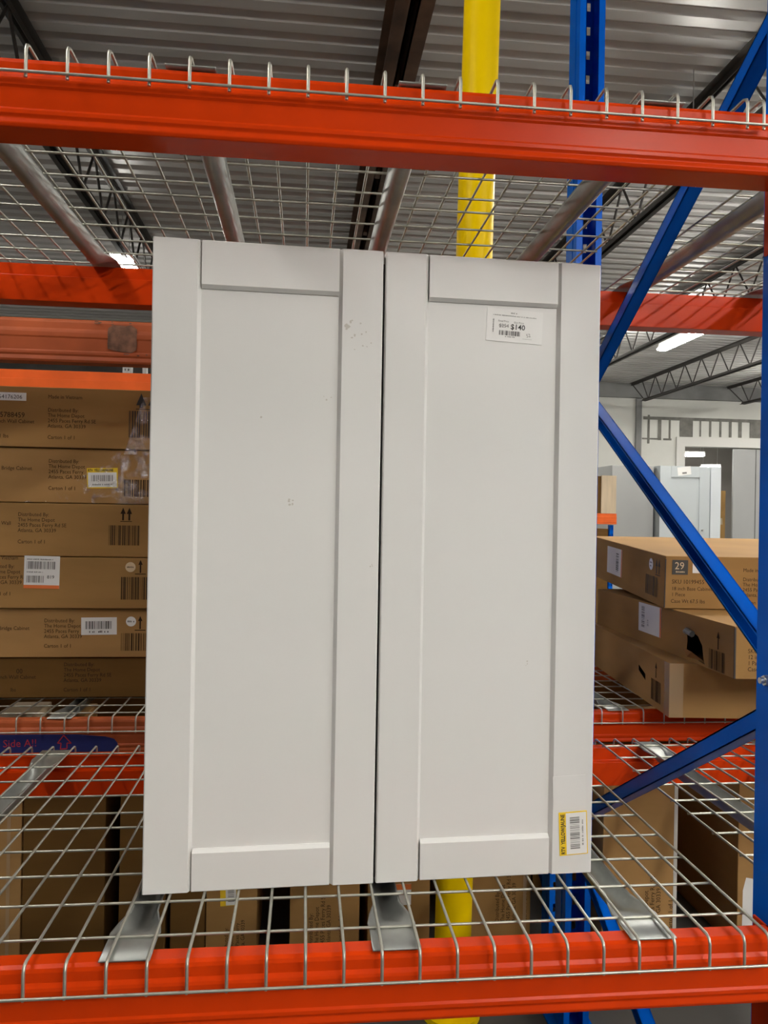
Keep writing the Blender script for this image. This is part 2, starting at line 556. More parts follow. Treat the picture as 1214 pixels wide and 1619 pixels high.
def beam(x0, x1, y, ztop, label, flip=False, material=None, h=0.115, connectors=True, group='rack beams'):
    material = material or ORANGE
    t = thing('rack_beam', label, 'beam', ((x0 + x1) / 2, y, ztop - h), group=group)
    k = h / 0.115
    sg = -1 if flip else 1
    prof = [(sg * a, (b + 0.115) * k) for a, b in BEAM_PROF]
    L = x1 - x0
    MB().prism(prof, 'x', -L / 2, L / 2).build('beam_tube', material, t, bevel=0.0015)
    if connectors and not flip:
        for s in (-1, 1):
            xe = s * L / 2
            a, b = (xe - 0.002, xe + 0.055) if s > 0 else (xe - 0.055, xe + 0.002)
            c = MB().box(a, b, min(sg * 0.0, sg * 0.005), max(sg * 0.0, sg * 0.005), -0.115, h)
            c.box(xe - 0.004 if s > 0 else xe, xe if s > 0 else xe + 0.004, min(0, sg * 0.08), max(0, sg * 0.08), -0.115, h)
            c.build('end_connector', material, t)
    return t

BL0, BR1 = -1.80, 0.851          # our bay
NB0, NB1 = 0.946, 3.50           # next bay on the right
ZT, ZB = 0.722, -0.740           # tops of the upper and lower beams
YF, YR = 1.280, 2.420
beam(BL0, BR1, YF, ZT, 'glossy orange-red front beam across the top, above the white cabinet')
beam(BL0, BR1, YF, ZB, 'glossy orange-red front beam along the bottom, below the white cabinet')
beam(BL0, 0.893, YR, ZT, 'orange-red rear beam at upper left, striped by wire shadows', flip=True)
beam(BL0, 0.893, YR, ZB, 'orange-red rear beam at lower left below the blue tape', flip=True)
beam(0.897, NB1, YR, ZT, 'orange-red rear beam at upper right between the blue brace and the front post', flip=True)
beam(0.897, NB1, YR, ZB, 'orange-red rear beam at lower right behind the lowest blue brace', flip=True)
beam(NB0, NB1, YF, ZT, 'orange-red upper front beam of the next bay, right of the front post')
beam(NB0, NB1, YF, ZB, 'orange-red lower front beam of the next bay, right of the front post')

# ------------------------------------------------------------------ blue upright frames
def post_mesh(W, D, H, open_front):
    """channel post; the web with its slots is on the closed side"""
    mb = MB()
    th = 0.003
    yw0, yw1 = (D - th, D) if open_front else (0, th)
    mb.box(0, th, 0, D, 0, H)
    mb.box(W - th, W, 0, D, 0, H)
    yl0, yl1 = (0, th) if open_front else (D - th, D)
    mb.box(th, 0.020, yl0, yl1, 0, H)
    mb.box(W - 0.020, W - th, yl0, yl1, 0, H)
    # rolled bead on each side
    mb.box(-0.002, 0, D * 0.35, D * 0.65, 0, H)
    mb.box(W, W + 0.002, D * 0.35, D * 0.65, 0, H)
    # slotted web, two columns
    c = W / 2
    a, hw = W * 0.26, 0.0065
    mb.box(th, c - a - hw, yw0, yw1, 0, H)
    mb.box(c - a + hw, c + a - hw, yw0, yw1, 0, H)
    mb.box(c + a + hw, W - th, yw0, yw1, 0, H)
    z, pitch, sl = 0.0, 0.082, 0.030
    while z < H:
        for q in (c - a, c + a):
            mb.box(q - hw, q + hw, yw0, yw1, z, min(H, z + pitch - sl))
        z += pitch
    return mb

def channel_bar(a, b, w=0.036, th=0.003, open_left=True):
    """C brace from a to b in a plane of constant x"""
    a, b = Vector(a), Vector(b)
    tdir = (b - a).normalized()
    u = Vector((1, 0, 0)).cross(tdir).normalized()
    sx = -1 if open_left else 1
    mb = MB()
    def slab(x0, x1, v0, v1):
        vs = []
        for p in (a, b):
            for xx, vv in ((x0, v0), (x1, v0), (x1, v1), (x0, v1)):
                vs.append(p + Vector((xx, 0, 0)) + u * vv)
        mb.add(vs, [(0, 3, 2, 1), (4, 5, 6, 7), (0, 1, 5, 4), (1, 2, 6, 5), (2, 3, 7, 6), (3, 0, 4, 7)])
    hw = w / 2
    slab(min(-sx * hw, -sx * (hw - th)), max(-sx * hw, -sx * (hw - th)), -hw, hw)
    slab(-hw, hw, hw - th, hw)
    slab(-hw, hw, -hw, -hw + th)
    for v in (-1, 1):
        x0, x1 = sx * hw, sx * (hw - th)
        slab(min(x0, x1), max(x0, x1), min(v * hw, v * (hw - 0.007)), max(v * hw, v * (hw - 0.007)))
    return mb

FW = 0.085

def upright_frame(x, y0, y1, top, label, braces, material=BLUE, bolts=()):
    t = thing('upright_frame', label, 'rack frame', (x, y0, -EYE), group='blue rack upright frames')
    H = top + EYE
    post_mesh(FW, 0.09, H, False).build('post', material, t)
    post_mesh(FW, 0.10, H, True).build('post', material, t, (0, y1 - y0 - 0.10, 0))
    for (ya, za, yb, zb, op) in braces:
        channel_bar((FW / 2, ya - y0, za + EYE), (FW / 2, yb - y0, zb + EYE), open_left=op).build('brace', material, t)
    for yy, zz in bolts:
        q = MB().tube([(-0.012, yy - y0, zz + EYE), (0.0, yy - y0, zz + EYE)], 0.010, 6)
        q.tube([(-0.020, yy - y0, zz + EYE), (0.0, yy - y0, zz + EYE)], 0.006, 8)
        q.build('bolt', ZBOLT, t)
    for yy in (0.0, y1 - y0 - 0.10):
        MB().box(-0.03, FW + 0.03, yy - 0.03, yy + 0.13, 0.0, 0.008).build('foot_plate', material, t)
    return t

BR = [(1.385, 1.005, 2.440, 0.405, False), (1.375, -0.280, 2.440, 0.392, True), (1.375, -0.362, 2.440, -0.990, False),
      (2.440, -1.06, 1.385, -1.60, True)]
upright_frame(0.866, 1.302, 2.530, 2.0, 'blue slotted upright frame with diagonal braces right of the white cabinet', BR, bolts=((1.350, -0.300), (1.350, 1.07), (2.480, 0.39), (2.480, -1.02)))
upright_frame(-1.890, 1.302, 2.530, 2.0, 'blue slotted upright frame at the left end of the rack', BR)

# ------------------------------------------------------------------ wire decks
MESH = {}

def cached(key, fn):
    if key not in MESH:
        MESH[key] = fn()
    return MESH[key]

def long_wire_mesh(depth, drop, r):
    b = 0.012
    pts = [(0, 0, -drop), (0, 0, -b), (0, b * 0.3, -b * 0.3), (0, b, 0), (0, depth * 0.33, -0.0015), (0, depth * 0.66, -0.0015), (0, depth - b, 0), (0, depth - b * 0.3, -b * 0.3), (0, depth, -b), (0, depth, -0.035)]
    return MB().tube(pts, r, 6).mesh('long_wire')

def channel_mesh(depth):
    """galvanised support: round-bottomed channel whose flattened ends lie on the beams"""
    secs = []
    def sec(y, half, deep):
        pr = []
        for i in range(11):
            a = math.pi * i / 10
            cx = -math.cos(a)
            pr.append((half * cx, y, -deep * (1 - abs(cx) ** 3.0)))
        return pr
    for y, hf, dp in ((0.0, 0.041, 0.0), (0.065, 0.041, 0.0), (0.085, 0.043, 0.003), (0.120, 0.036, 0.018), (0.160, 0.0245, 0.034), (0.20, 0.0235, 0.036),
                      (depth - 0.20, 0.0235, 0.036), (depth - 0.160, 0.0245, 0.034), (depth - 0.120, 0.036, 0.018), (depth - 0.085, 0.043, 0.003), (depth - 0.065, 0.041, 0.0), (depth, 0.041, 0.0)):
        secs.append(sec(y, hf, dp))
    vs = [p for s_ in secs for p in s_]
    fs = []
    for i in range(len(secs) - 1):
        for k in range(10):
            fs.append((i * 11 + k, i * 11 + k + 1, (i + 1) * 11 + k + 1, (i + 1) * 11 + k))
    mb = MB().add(vs, fs, True)
    me = mb.mesh('support_channel')
    return me

CROSS = [1.353, 1.469, 1.585, 1.701, 1.817, 1.904, 2.020, 2.136, 2.252, 2.368]
CROSS_T = [1.415, 1.530, 1.646, 1.753, 1.830, 1.941, 2.050, 2.160, 2.270, 2.372]

def wire_deck(xs, y0, z, label, crosses, channels, depth=1.165, drop=0.056, r=0.0029, cdepth=1.128):
    x0, x1 = min(xs), max(xs)
    t = thing('wire_deck', label, 'wire deck', ((x0 + x1) / 2, y0, z), group='wire mesh decks on the racks')
    cx = (x0 + x1) / 2
    lw = cached(('l', depth, drop, r), lambda: long_wire_mesh(depth, drop, r))
    for x in xs:
        obj('long_wire', lw, ZINC, t, (x - cx, 0, 0))
    L = x1 - x0 + 0.006
    cw = cached(('c', round(L, 4), r), lambda: MB().tube([(-L / 2, 0, 0), (L / 2, 0, 0)], r * 0.95, 6).mesh('cross_wire'))
    for y in crosses:
        obj('cross_wire', cw, ZINC, t, (0, y - y0, -0.0056))
    obj('cross_wire', cw, ZINC, t, (0, -0.0055, -drop + 0.006))
    cm = cached(('ch', cdepth), lambda: channel_mesh(cdepth))
    for x in channels:
        o = obj('support_channel', cm, GALV, t, (x - cx, 0.018, -0.0088))
        if not any(m.type == 'SOLIDIFY' for m in o.modifiers):
            so = o.modifiers.new('sheet', 'SOLIDIFY')
            so.thickness = 0.0028
            so.offset = 0
    return t

DB, DT = -0.7275, 0.736
Y0 = 1.2685
SP = 0.0635
wire_deck([-0.431 + SP * i for i in range(-9, 20)] + [0.821], Y0, DB, 'lower wire deck that the white cabinet stands on', CROSS, (-0.735, -0.280, 0.167, 0.620))
wire_deck([-1.0660 - SP * i for i in range(11)], Y0, DB, 'lower wire deck at the far left, beyond the picture edge', CROSS, (-1.20, -1.58))
wire_deck([0.958 + SP * i for i in range(20)], Y0, DB, 'lower wire deck of the next bay, right of the blue front post', CROSS, (1.12, 1.53, 1.97))
wire_deck([-0.451 + SP * i for i in range(-9, 20)] + [0.786], Y0, DT, 'upper wire deck overhead, above the white cabinet', CROSS_T, (-0.975, -0.604, -0.199, 0.187, 0.610))
wire_deck([0.958 + SP * i for i in range(20)], Y0, DT, 'upper wire deck of the next bay, right of the long blue brace', CROSS_T, (1.016, 1.45, 1.9))

# ------------------------------------------------------------------ second rack, back to back
RY = 2.762
BR2, NB2 = 0.930, 1.025
YB = RY + 1.15
beam(BL0, BR2, RY + 0.011, ZB, 'orange front beam of the second rack carrying the blue tape', material=ORANGE_OLD)
beam(NB2, NB1, RY + 0.046, ZB, 'dull red beam of the second rack under the three loose cartons', material=ORANGE)
beam(BL0, BR2, YB, ZB, 'lower rear beam of the second rack behind the stacked cartons', flip=True, material=ORANGE_OLD)
beam(NB2, NB1, YB, ZB, 'lower rear beam of the second rack behind the loose cartons', flip=True, material=ORANGE_OLD)
ub = beam(BL0, BR2, RY + 0.011, 0.658, 'deep brownish orange beam with a dark scuffed patch above the carton stack', material=ORANGE_OLD, h=0.152)
beam(BL0, BR2, YB, 0.662, 'pale orange beam directly above the top carton of the stack', flip=True, material=ORANGE_PALE, h=0.13)
# residue of a torn-off label on the scuffed beam
pr = Print()
rr = random.Random(3)
cx0 = (BL0 + BR2) / 2
def blob(u, v, hw, hh, jag=0.15, n=18):
    return [(u + hw * math.copysign(min(1, abs(1.25 * math.cos(a))), math.cos(a)) * (1 + rr.uniform(-jag, jag) * 0.5),
             v + hh * math.copysign(min(1, abs(1.25 * math.sin(a))), math.sin(a)) * (1 + rr.uniform(-jag, jag) * 0.5)) for a in [2 * math.pi * k / n for k in range(n)]]
pr.poly(blob(-0.645 - cx0, 0.088, 0.050, 0.046))
pr.poly(blob(-0.520 - cx0, 0.085, 0.018, 0.044))
for k in range(9):
    pr.poly(blob(-0.74 - cx0 + rr.uniform(0, 0.20), rr.choice((0.030, 0.140)) + rr.uniform(-0.006, 0.006), rr.uniform(0.003, 0.010), 0.002, n=8))
res = pr.build('label_residue', DIRT, ub, face_front(0, 0.0, 0), lift=0.0012)
part_label(res, 'dark residue of a torn off label')

def frame2(x, label):
    return upright_frame(x, RY + 0.036, YB - 0.018, 0.72, label, [(2.88, -0.1, 3.82, 0.5, True), (2.88, -0.2, 3.82, -0.75, False), (3.82, -0.95, 2.88, -1.5, True)])
frame2(0.935, 'blue upright frame of the second rack hidden behind the white cabinet')
frame2(-1.888, 'blue upright frame at the left end of the second rack')

wire_deck([-0.976 + 0.080 * i for i in range(-9, 22)], RY, DB, 'wire deck of the second rack under the tall carton stack', [2.84, 2.946, 3.062, 3.17, 3.28, 3.39, 3.5, 3.61, 3.72, 3.83], (-1.3, -0.84, -0.3, 0.2), depth=1.165)
wire_deck([1.045 + 0.0815 * i for i in range(20)], RY + 0.035, DB, 'wire deck of the second rack under the three loose cartons', [2.875, 2.98, 3.09, 3.2, 3.31, 3.42, 3.53, 3.64, 3.75, 3.86], (1.2, 1.7, 2.2), depth=1.13, cdepth=1.09)

# blue masking tape with red marker on the second rack's beam
t = thing('tape_strip', 'strip of blue masking tape with red handwriting on the lower left beam', 'tape', (-0.90, RY + 0.0095, -0.852))
pts = [(-0.50, 0.0), (0.255, 0.002), (0.262, 0.012), (0.262, 0.030), (0.250, 0.045), (0.22, 0.054), (0.12, 0.062), (-0.10, 0.064), (-0.50, 0.072)]
MB().prism(pts, 'y', -0.0012, 0.0012).build('tape', BTAPE, t)
pr = Print()
pr.text('ter Side A!!', -0.175, 0.020, 0.036, 1.0, 0.02)
a0, a1, b0, b1 = 0.058, 0.108, 0.013, 0.058
for p, q in (((0.060, 0.033), (0.080, 0.060)), ((0.080, 0.060), (0.106, 0.032)), ((0.060, 0.033), (0.072, 0.033)), ((0.106, 0.032), (0.092, 0.033)), ((0.072, 0.033), (0.070, 0.012)), ((0.092, 0.033), (0.092, 0.014)), ((0.070, 0.012), (0.092, 0.014))):
    p, q = Vector(p), Vector(q)
    d = (q - p).normalized()
    nn = Vector((-d.y, d.x)) * 0.0018
    pr.poly([tuple(p - nn), tuple(q - nn), tuple(q + nn), tuple(p + nn)])
pr.build('handwriting', REDINK, t, face_front(0, -0.0012, 0))

# ------------------------------------------------------------------ yellow sprinkler riser
t = thing('yellow_pipe', 'tall bright yellow painted pipe rising behind the white cabinet', 'pipe', (0.522, 2.58, -EYE))
t.rotation_euler = (0, math.radians(0.85), 0)
r = 0.062
ring = [(r * math.cos(2 * math.pi * k / 40), r * math.sin(2 * math.pi * k / 40)) for k in range(40)]
MB().prism(ring, 'z', 0.0, 2.49 + EYE, True).build('pipe_wall', YELLOW, t)
ring2 = [(0.10 * math.cos(2 * math.pi * k / 32), 0.10 * math.sin(2 * math.pi * k / 32)) for k in range(32)]
MB().prism(ring2, 'z', 0.0, 0.02, True).build('base_flange', YELLOW, t)

# ================================================================== WHITE CABINET
CW, CH, CD = 0.8850, 1.2360, 0.36
cab = thing('wall_cabinet', 'large white two door shaker wall cabinet standing on the wire deck', 'cabinet', (-0.292, 1.480, DB + 0.0030), rz=math.atan2(0.0336, 0.885))
TH = 0.022
mb = MB()
cw0, cw1 = 0.004, CW - 0.004
mb.box(cw0, cw0 + 0.016, TH + 0.003, CD, 0.0, CH - 0.004)
mb.box(cw1 - 0.016, cw1, TH + 0.003, CD, 0.0, CH - 0.004)
mb.box(cw0 + 0.016, cw1 - 0.016, TH + 0.003, CD, 0.0, 0.016)
mb.box(cw0 + 0.016, cw1 - 0.016, TH + 0.003, CD, CH - 0.020, CH - 0.004)
mb.box(cw0 + 0.016, cw1 - 0.016, CD - 0.012, CD, 0.016, CH - 0.020)
mb.build('carcass', CARCASS, cab)
mb = MB()
for zz in (0.42, 0.82):
    mb = MB().box(cw0 + 0.016, cw1 - 0.016, TH + 0.03, CD - 0.012, zz, zz + 0.016)
    mb.build('shelf', CARCASS, cab)

def stile(x0, x1, z0, z1, chamfer_side):
    """upright door member, chamfered towards the panel, slightly eased on the outside"""
    c, e = 0.0065, 0.0022
    pf = [(x0 + (c if chamfer_side < 0 else e), 0), (x1 - (c if chamfer_side > 0 else e), 0)]
    right = [(x1, c * 1.42 if chamfer_side > 0 else e), (x1, TH)]
    left = [(x0, TH), (x0, c * 1.42 if chamfer_side < 0 else e)]
    return MB().prism(pf + right + left, 'z', z0, z1)

def rail(x0, x1, z0, z1, chamfer_side):
    c, e = 0.0065, 0.0018
    lo = c if chamfer_side < 0 else e
    hi = c if chamfer_side > 0 else e
    pf = [(0, z0 + lo), (0, z1 - hi), (hi * 1.05, z1), (TH, z1), (TH, z0), (lo * 1.05, z0)]
    return MB().prism(pf, 'x', x0, x1)

def cabinet_door(xa, xb, sl, sr, label, tilt=0.0, dy=0.0):
    d = bpy.data.objects.new('door', None)
    COL.objects.link(d)
    d.parent = cab
    d.location = (xa, dy, 0)
    d.rotation_euler = (0, 0, tilt)
    d['label'] = label
    W = xb - xa
    rt, rb = 1.1455, 0.0795
    stile(0, sl, 0, CH, 1).build('stile', WHITE, d)
    stile(W - sr, W, 0, CH, -1).build('stile', WHITE, d)
    g = 0.0006
    rail(sl + g, W - sr - g, rt, CH, -1).build('rail', WHITE, d)
    rail(sl + g, W - sr - g, 0, rb, 1).build('rail', WHITE, d)
    MB().box(sl - 0.004, W - sr + 0.004, 0.0095, 0.0155, rb - 0.004, rt + 0.004).build('panel', WHITE, d)
    return d

cabinet_door(0.0, 0.4375, 0.0895, 0.0855, 'left shaker door with faint scuffs')
cabinet_door(0.4425, CW, 0.0870, 0.0900, 'right shaker door with price sticker')

# black strip standing in for the shade in the gap between the doors
part_label(MB().box(0.4378, 0.4422, 0.016, 0.024, 0.004, CH - 0.02).build('door_gap_shade', BLACK, cab), 'black strip painting the shade between the two doors')

M0 = face_front(0, 0, 0)
MP = face_front(0, 0.0095, 0)      # plane of the recessed panels
# price sticker
pn = Print()
pw, ph = 0.1165, 0.0660
pn.text('$140', 0.0495, 0.0262, 0.0150, 1.0, bold=0.014)
pn.barcode(0.0265, 0.0130, 0.0710, 0.0225, 24, 5)
pg = Print()
pg.text('Our Price', 0.0560, 0.0385, 0.0052, 1.0)
pg.text('Retail Price', 0.0235, 0.0395, 0.0050, 0.95)
pg.text('$254', 0.0255, 0.0285, 0.0105, 0.95)
pg.rect(0.0245, 0.0318, 0.0425, 0.0324)
pg.ticks(0.047, 0.0570, 0.0150, 0.0032, 7)
pg.ticks(0.0125, 0.0520, 0.0900, 0.0018, 60, -0.005, 2)
pg.ticks(0.0390, 0.0095, 0.0210, 0.0022, 14, 0, 3)
pg.ticks(0.0150, 0.0180, 0.0270, 0.0030, 14, math.pi / 2, 4)
pg.rect(0.075, 0.0085, 0.095, 0.0089)
pg.text('52', 0.084, 0.0120, 0.0100, 0.9, 0.25)
sticker('price_sticker', cab, MP, 0.6490, 1.0720, 0.7655, 1.1380, PAPERD, [('printing', pn, INKB), ('fine_print', pg, INKG)], rot=-0.040, label='white price sticker reading $140')
# yellow return sticker, turned on its side
yw, yh = 0.0595, 0.0875
pw_ = Print().rect(0.0145, 0.0018, 0.0575, 0.0855)
pb = Print()
pb.text('RTV  YELLOW/JAUNE', 0.0112, 0.0030, 0.0112, 0.76, math.pi / 2, bold=0.03)
pgk = Print()
pgk.barcode(0.0225, 0.0125, 0.0430, 0.0775, 26, 9, True)
pgn = Print().ticks(0.0505, 0.0190, 0.0520, 0.0034, 22, math.pi / 2, 5)
sticker('return_sticker', cab, M0, 0.8155, 0.0375, 0.8750, 0.1250, YPAPER, [('white_field', pw_, PAPER), ('lettering', pb, INKB), ('barcode', pgk, INKG), ('number', pgn, INKG)], rot=0.045, label='yellow and white barcode sticker lettered RTV YELLOW/JAUNE')
# residue of an older clear sticker above it
clear = mat('clear_label', (0.72, 0.713, 0.69), 0.34)
sticker('clear_sticker', cab, M0, 0.8010, 0.130, 0.8700, 0.198, clear, [], rot=0.03, lift=0.0006, label='nearly invisible clear sticker above the yellow one')
# scuffs on the doors
rr = random.Random(11)
for (u, v, n_, sp, sz, M) in ((0.367, 1.0865, 3, 0.006, 0.0036, M0), (0.392, 1.080, 5, 0.018, 0.0020, M0), (0.400, 1.060, 6, 0.020, 0.0015, M0), (0.420, 0.625, 3, 0.006, 0.0013, M0),
                              (0.268, 0.745, 5, 0.010, 0.0022, MP), (0.205, 0.905, 1, 0.001, 0.0017, MP), (0.330, 0.945, 3, 0.010, 0.0014, MP), (0.74, 0.430, 3, 0.012, 0.0012, MP)):
    pr = Print()
    for k in range(n_):
        a, b = u + rr.uniform(-sp, sp), v + rr.uniform(-sp, sp)
        s1, s2 = sz * rr.uniform(0.6, 1.3), sz * rr.uniform(0.6, 1.6)
        pr.poly([(a + s1 * math.cos(q) * rr.uniform(0.7, 1.2), b + s2 * math.sin(q) * rr.uniform(0.7, 1.2)) for q in [2 * math.pi * i / 9 for i in range(9)]])
    pr.build('scuff_mark', SMUDGE, cab, M, 0.0003)

# ================================================================== CARTONS
def carton_body(W, D, H, material, left_holes=(), bev=0.004):
    """box with real openings cut in its left side; origin bottom front left"""
    mb = MB()
    if not left_holes:
        return mb.box(0, W, 0, D, 0, H).mesh('body')
    v = [(0, 0, 0), (W, 0, 0), (W, D, 0), (0, D, 0), (0, 0, H), (W, 0, H), (W, D, H), (0, D, H)]
    mb.add(v, [(0, 3, 2, 1), (4, 5, 6, 7), (0, 1, 5, 4), (1, 2, 6, 5), (2, 3, 7, 6)])
    bm = bmesh.new()
    loops = [[(0, 0), (D, 0), (D, H), (0, H)]] + [list(h) for h in left_holes]
    edges = []
    for lp in loops:
        vs = [bm.verts.new((0, D - u, z)) for u, z in lp]
        edges += [bm.edges.new((vs[i], vs[(i + 1) % len(vs)])) for i in range(len(vs))]
    bmesh.ops.triangle_fill(bm, use_beauty=True, use_dissolve=False, edges=edges)
    bm.verts.index_update()
    mb.add([tuple(q.co) for q in bm.verts], [tuple(q.index for q in f.verts) for f in bm.faces])
    bm.free()
    # inner liner board
    mb.box(0.012, 0.016, 0.01, D - 0.01, 0.01, 0.012)
    return mb.mesh('body')

def carton(label, loc, size, rz=0.0, material=CARD, left_holes=(), rx=0.0, group=None, cat='carton'):
    W, D, H = size
    t = thing('carton', label, cat, loc, rz=rz, group=group, rx=rx)
    obj('body', carton_body(W, D, H, material, left_holes), material, t, bevel=0.003 if not left_holes else 0.0)
    return t

ADDR = 'Distributed By:\nThe Home Depot\n2455 Paces Ferry Rd SE\nAtlanta, GA 30339'
ADDR2 = 'Distributed By:\nThe Home Depot\n2455 Paces Ferry\nAtlanta, GA 30339'
FSZ = 0.0200

def addr(pr, u, v, body=ADDR, made=False, gap=0.043):
    if made:
        pr.text('Made in Vietnam', u, v + 0.050, FSZ, 0.92)
    pr.text(body, u, v, FSZ, 0.92)
    pr.text('Carton 1 of 1', u, v - 3 * FSZ - gap, FSZ, 0.92)
    return pr

# ---- tall stack on the left; x runs from -1.78 to about -0.50
GX = -1.78
FY = 3.02
Z0 = DB + 0.0032
tops = [0.455, 0.225, 0.0165, -0.187, -0.383, -0.570, Z0]
stack_group = 'flat cartons stacked on the second rack'
LB = ['topmost brown carton of the left stack, with PO number label and shrink wrap',
      'brown carton second from the top of the left stack, with a yellow barcode sticker',
      'brown carton third from the top of the left stack, with two printed arrows',
      'brown carton fourth from the top of the left stack, with a white and orange label',
      'brown carton fifth from the top of the left stack, with a white barcode label',
      'dark brown carton at the bottom of the left stack, on the wire deck']
dys = [0.0, 0.012, 0.004, -0.006, 0.006, 0.014]
widths = [1.26, 1.28, 1.25, 1.27, 1.24, 1.27]
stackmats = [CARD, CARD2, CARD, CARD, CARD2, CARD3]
left = []
for i in range(6):
    z1, z0 = tops[i], tops[i + 1]
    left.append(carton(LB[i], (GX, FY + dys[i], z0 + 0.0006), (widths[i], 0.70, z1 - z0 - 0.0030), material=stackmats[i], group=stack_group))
FM = face_front(0, 0, 0)
U = lambda x: x - GX              # world x to face coordinate
# 1
z = tops[1]
pr = addr(Print(), U(-0.972), 0.360 - z, ADDR, True)
pr.text('5788459', U(-1.146) + 0.001, 0.335 - z, 0.028, 0.92)
pr.text('Inch Wall Cabinet', U(-1.017) - 0.138, 0.314 - z, FSZ, 0.92)
pr.text('1 lbs', U(-1.107) - 0.040, 0.258 - z, FSZ, 0.92)
pr.build('printing', INK, left[0], FM)
pk = Print().up_arrows(U(-0.648), U(-0.565), 0.378 - z, 0.440 - z)
pk.barcode(U(-0.674), 0.270 - z, U(-0.560), 0.372 - z, 22, 3)
pk.build('arrows_and_barcode', INKB, left[0], FM)
sticker('order_label', left[0], FM, U(-1.23), 0.398 - z, U(-1.051), 0.428 - z, PAPER, [('printing', Print().text('PO# 54176206', 0.032, 0.007, 0.0215, 1.0), INKB)])
me = MB().add([(U(-0.69), -0.004, -0.02), (U(-0.52), -0.004, -0.02), (U(-0.52), -0.004, 0.20), (U(-0.62), -0.004, 0.20)], [(0, 1, 2, 3)]).mesh('stretch_film')
obj('stretch_film', me, FILM, left[0])
# 2
z = tops[2]
pr = addr(Print(), U(-0.970), 0.168 - z, ADDR2, False)
pr.text('Bridge Cabinet', U(-1.025) - 0.116, 0.138 - z, FSZ, 0.92)
pr.build('printing', INK, left[1], FM)
Print().barcode(U(-0.695), 0.045 - z, U(-0.585), 0.110 - z, 20, 8).build('barcode', INK, left[1], FM)
yb = Print().text('RTV  YELLOW/JAUNE', 0.004, 0.064, 0.0130, 0.76, bold=0.03)
yb2 = Print().barcode(0.016, 0.026, 0.098, 0.050, 22, 4)
yb3 = Print().ticks(0.020, 0.011, 0.0720, 0.006, 18, 0, 6)
sticker('return_sticker', left[1], FM, U(-0.828), 0.075 - z, U(-0.714), 0.152 - z, YPAPER,
        [('white_field', Print().rect(0.004, 0.004, 0.110, 0.060), PAPER), ('lettering', yb, INKB), ('barcode', yb2, INKG), ('number', yb3, INKG)], rot=0.03, label='yellow and white barcode sticker')
me = MB().add([(U(-1.06), -0.004, 0.0), (U(-0.52), -0.004, 0.0), (U(-0.52), -0.004, 0.20), (U(-0.72), -0.004, 0.20), (U(-0.90), -0.004, 0.06)], [(0, 1, 2, 3, 4)]).mesh('stretch_film')
obj('stretch_film', me, FILM, left[1])
# 3
z = tops[3]
pr = addr(Print(), U(-1.075), -0.036 - z, ADDR)
pr.text('Inch Wall', U(-1.101) - 0.070, -0.070 - z, FSZ, 0.92)
pr.build('printing', INK, left[2], FM)
pk = Print().up_arrows(U(-0.700), U(-0.657), -0.052 - z, 0.002 - z)
pk.barcode(U(-0.742), -0.142 - z, U(-0.627), -0.066 - z, 26, 6)
pk.build('arrows_and_barcode', INK, left[2], FM)
# 4
z = tops[4]
pr = addr(Print(), U(-1.075) - 0.118, -0.232 - z, ADDR)
pr.text('Made in Vietnam', U(-1.075) - 0.118, -0.200 - z, FSZ, 0.92)
pr.build('printing', INK, left[3], FM)
pk = Print().barcode(U(-0.691), -0.348 - z, U(-0.585), -0.262 - z, 22, 12)
pk.arrow(U(-0.620), -0.246 - z, -0.196 - z, 0.016)
pk.rect(U(-0.640), -0.252 - z, U(-0.600), -0.249 - z)
pk.build('arrows_and_barcode', INK, left[3], FM)
pl = Print().barcode(0.010, 0.073, 0.116, 0.102, 24, 21)
pl3 = Print().barcode(0.010, 0.022, 0.074, 0.048, 20, 22)
pl2 = Print().text('819', 0.084, 0.038, 0.018, 1.0).ticks(0.010, 0.108, 0.095, 0.004, 34, 0, 8).ticks(0.010, 0.060, 0.060, 0.004, 20, 0, 9)
sticker('shipping_label', left[3], FM, U(-1.046), -0.308 - z, U(-0.917), -0.1855 - z, PAPER,
        [('orange_band', Print().rect(0.0, 0.0, 0.129, 0.013), OPAPER), ('barcode', pl, INKG), ('barcode', pl3, INKG), ('lettering', pl2, INKB)], rot=-0.015, label='white shipping label with an orange band')
sticker('round_sticker', left[3], FM, U(-0.676), -0.243 - z, U(-0.638), -0.205 - z, CARD, [('ring_print', Print().disc(0.019, 0.019, 0.019), CARDLT), ('lettering', Print().ticks(0.006, 0.016, 0.026, 0.006, 6, 0, 10), INK)])
# 5
z = tops[5]
pr = addr(Print(), U(-0.974), -0.437 - z, ADDR2, False, 0.036)
pr.text('Bridge Cabinet', U(-1.022) - 0.116, -0.466 - z, FSZ, 0.92)
pr.build('printing', INK, left[4], FM)
pk = Print().barcode(U(-0.690), -0.545 - z, U(-0.590), -0.478 - z, 20, 31)
pk.arrow(U(-0.620), -0.462 - z, -0.412 - z, 0.016).rect(U(-0.640), -0.468 - z, U(-0.600), -0.465 - z)
pk.build('arrows_and_barcode', INK, left[4], FM)
pl = Print().barcode(0.016, 0.022, 0.114, 0.052, 20, 33)
pl4 = Print().ticks(0.030, 0.008, 0.0720, 0.008, 13, 0, 7)
sticker('barcode_label', left[4], FM, U(-0.838), -0.484 - z, U(-0.707), -0.418 - z, PAPER, [('barcode', pl, INKB), ('number', pl4, INKB)], rot=0.015, label='white barcode label')
dsc = Print().disc(0.019, 0.019, 0.019)
sticker('round_sticker', left[4], FM, U(-0.673), -0.452 - z, U(-0.635), -0.414 - z, CARD2, [('disc', dsc, PAPER), ('lettering', Print().ticks(0.006, 0.016, 0.026, 0.007, 6, 0, 11), INKB)])
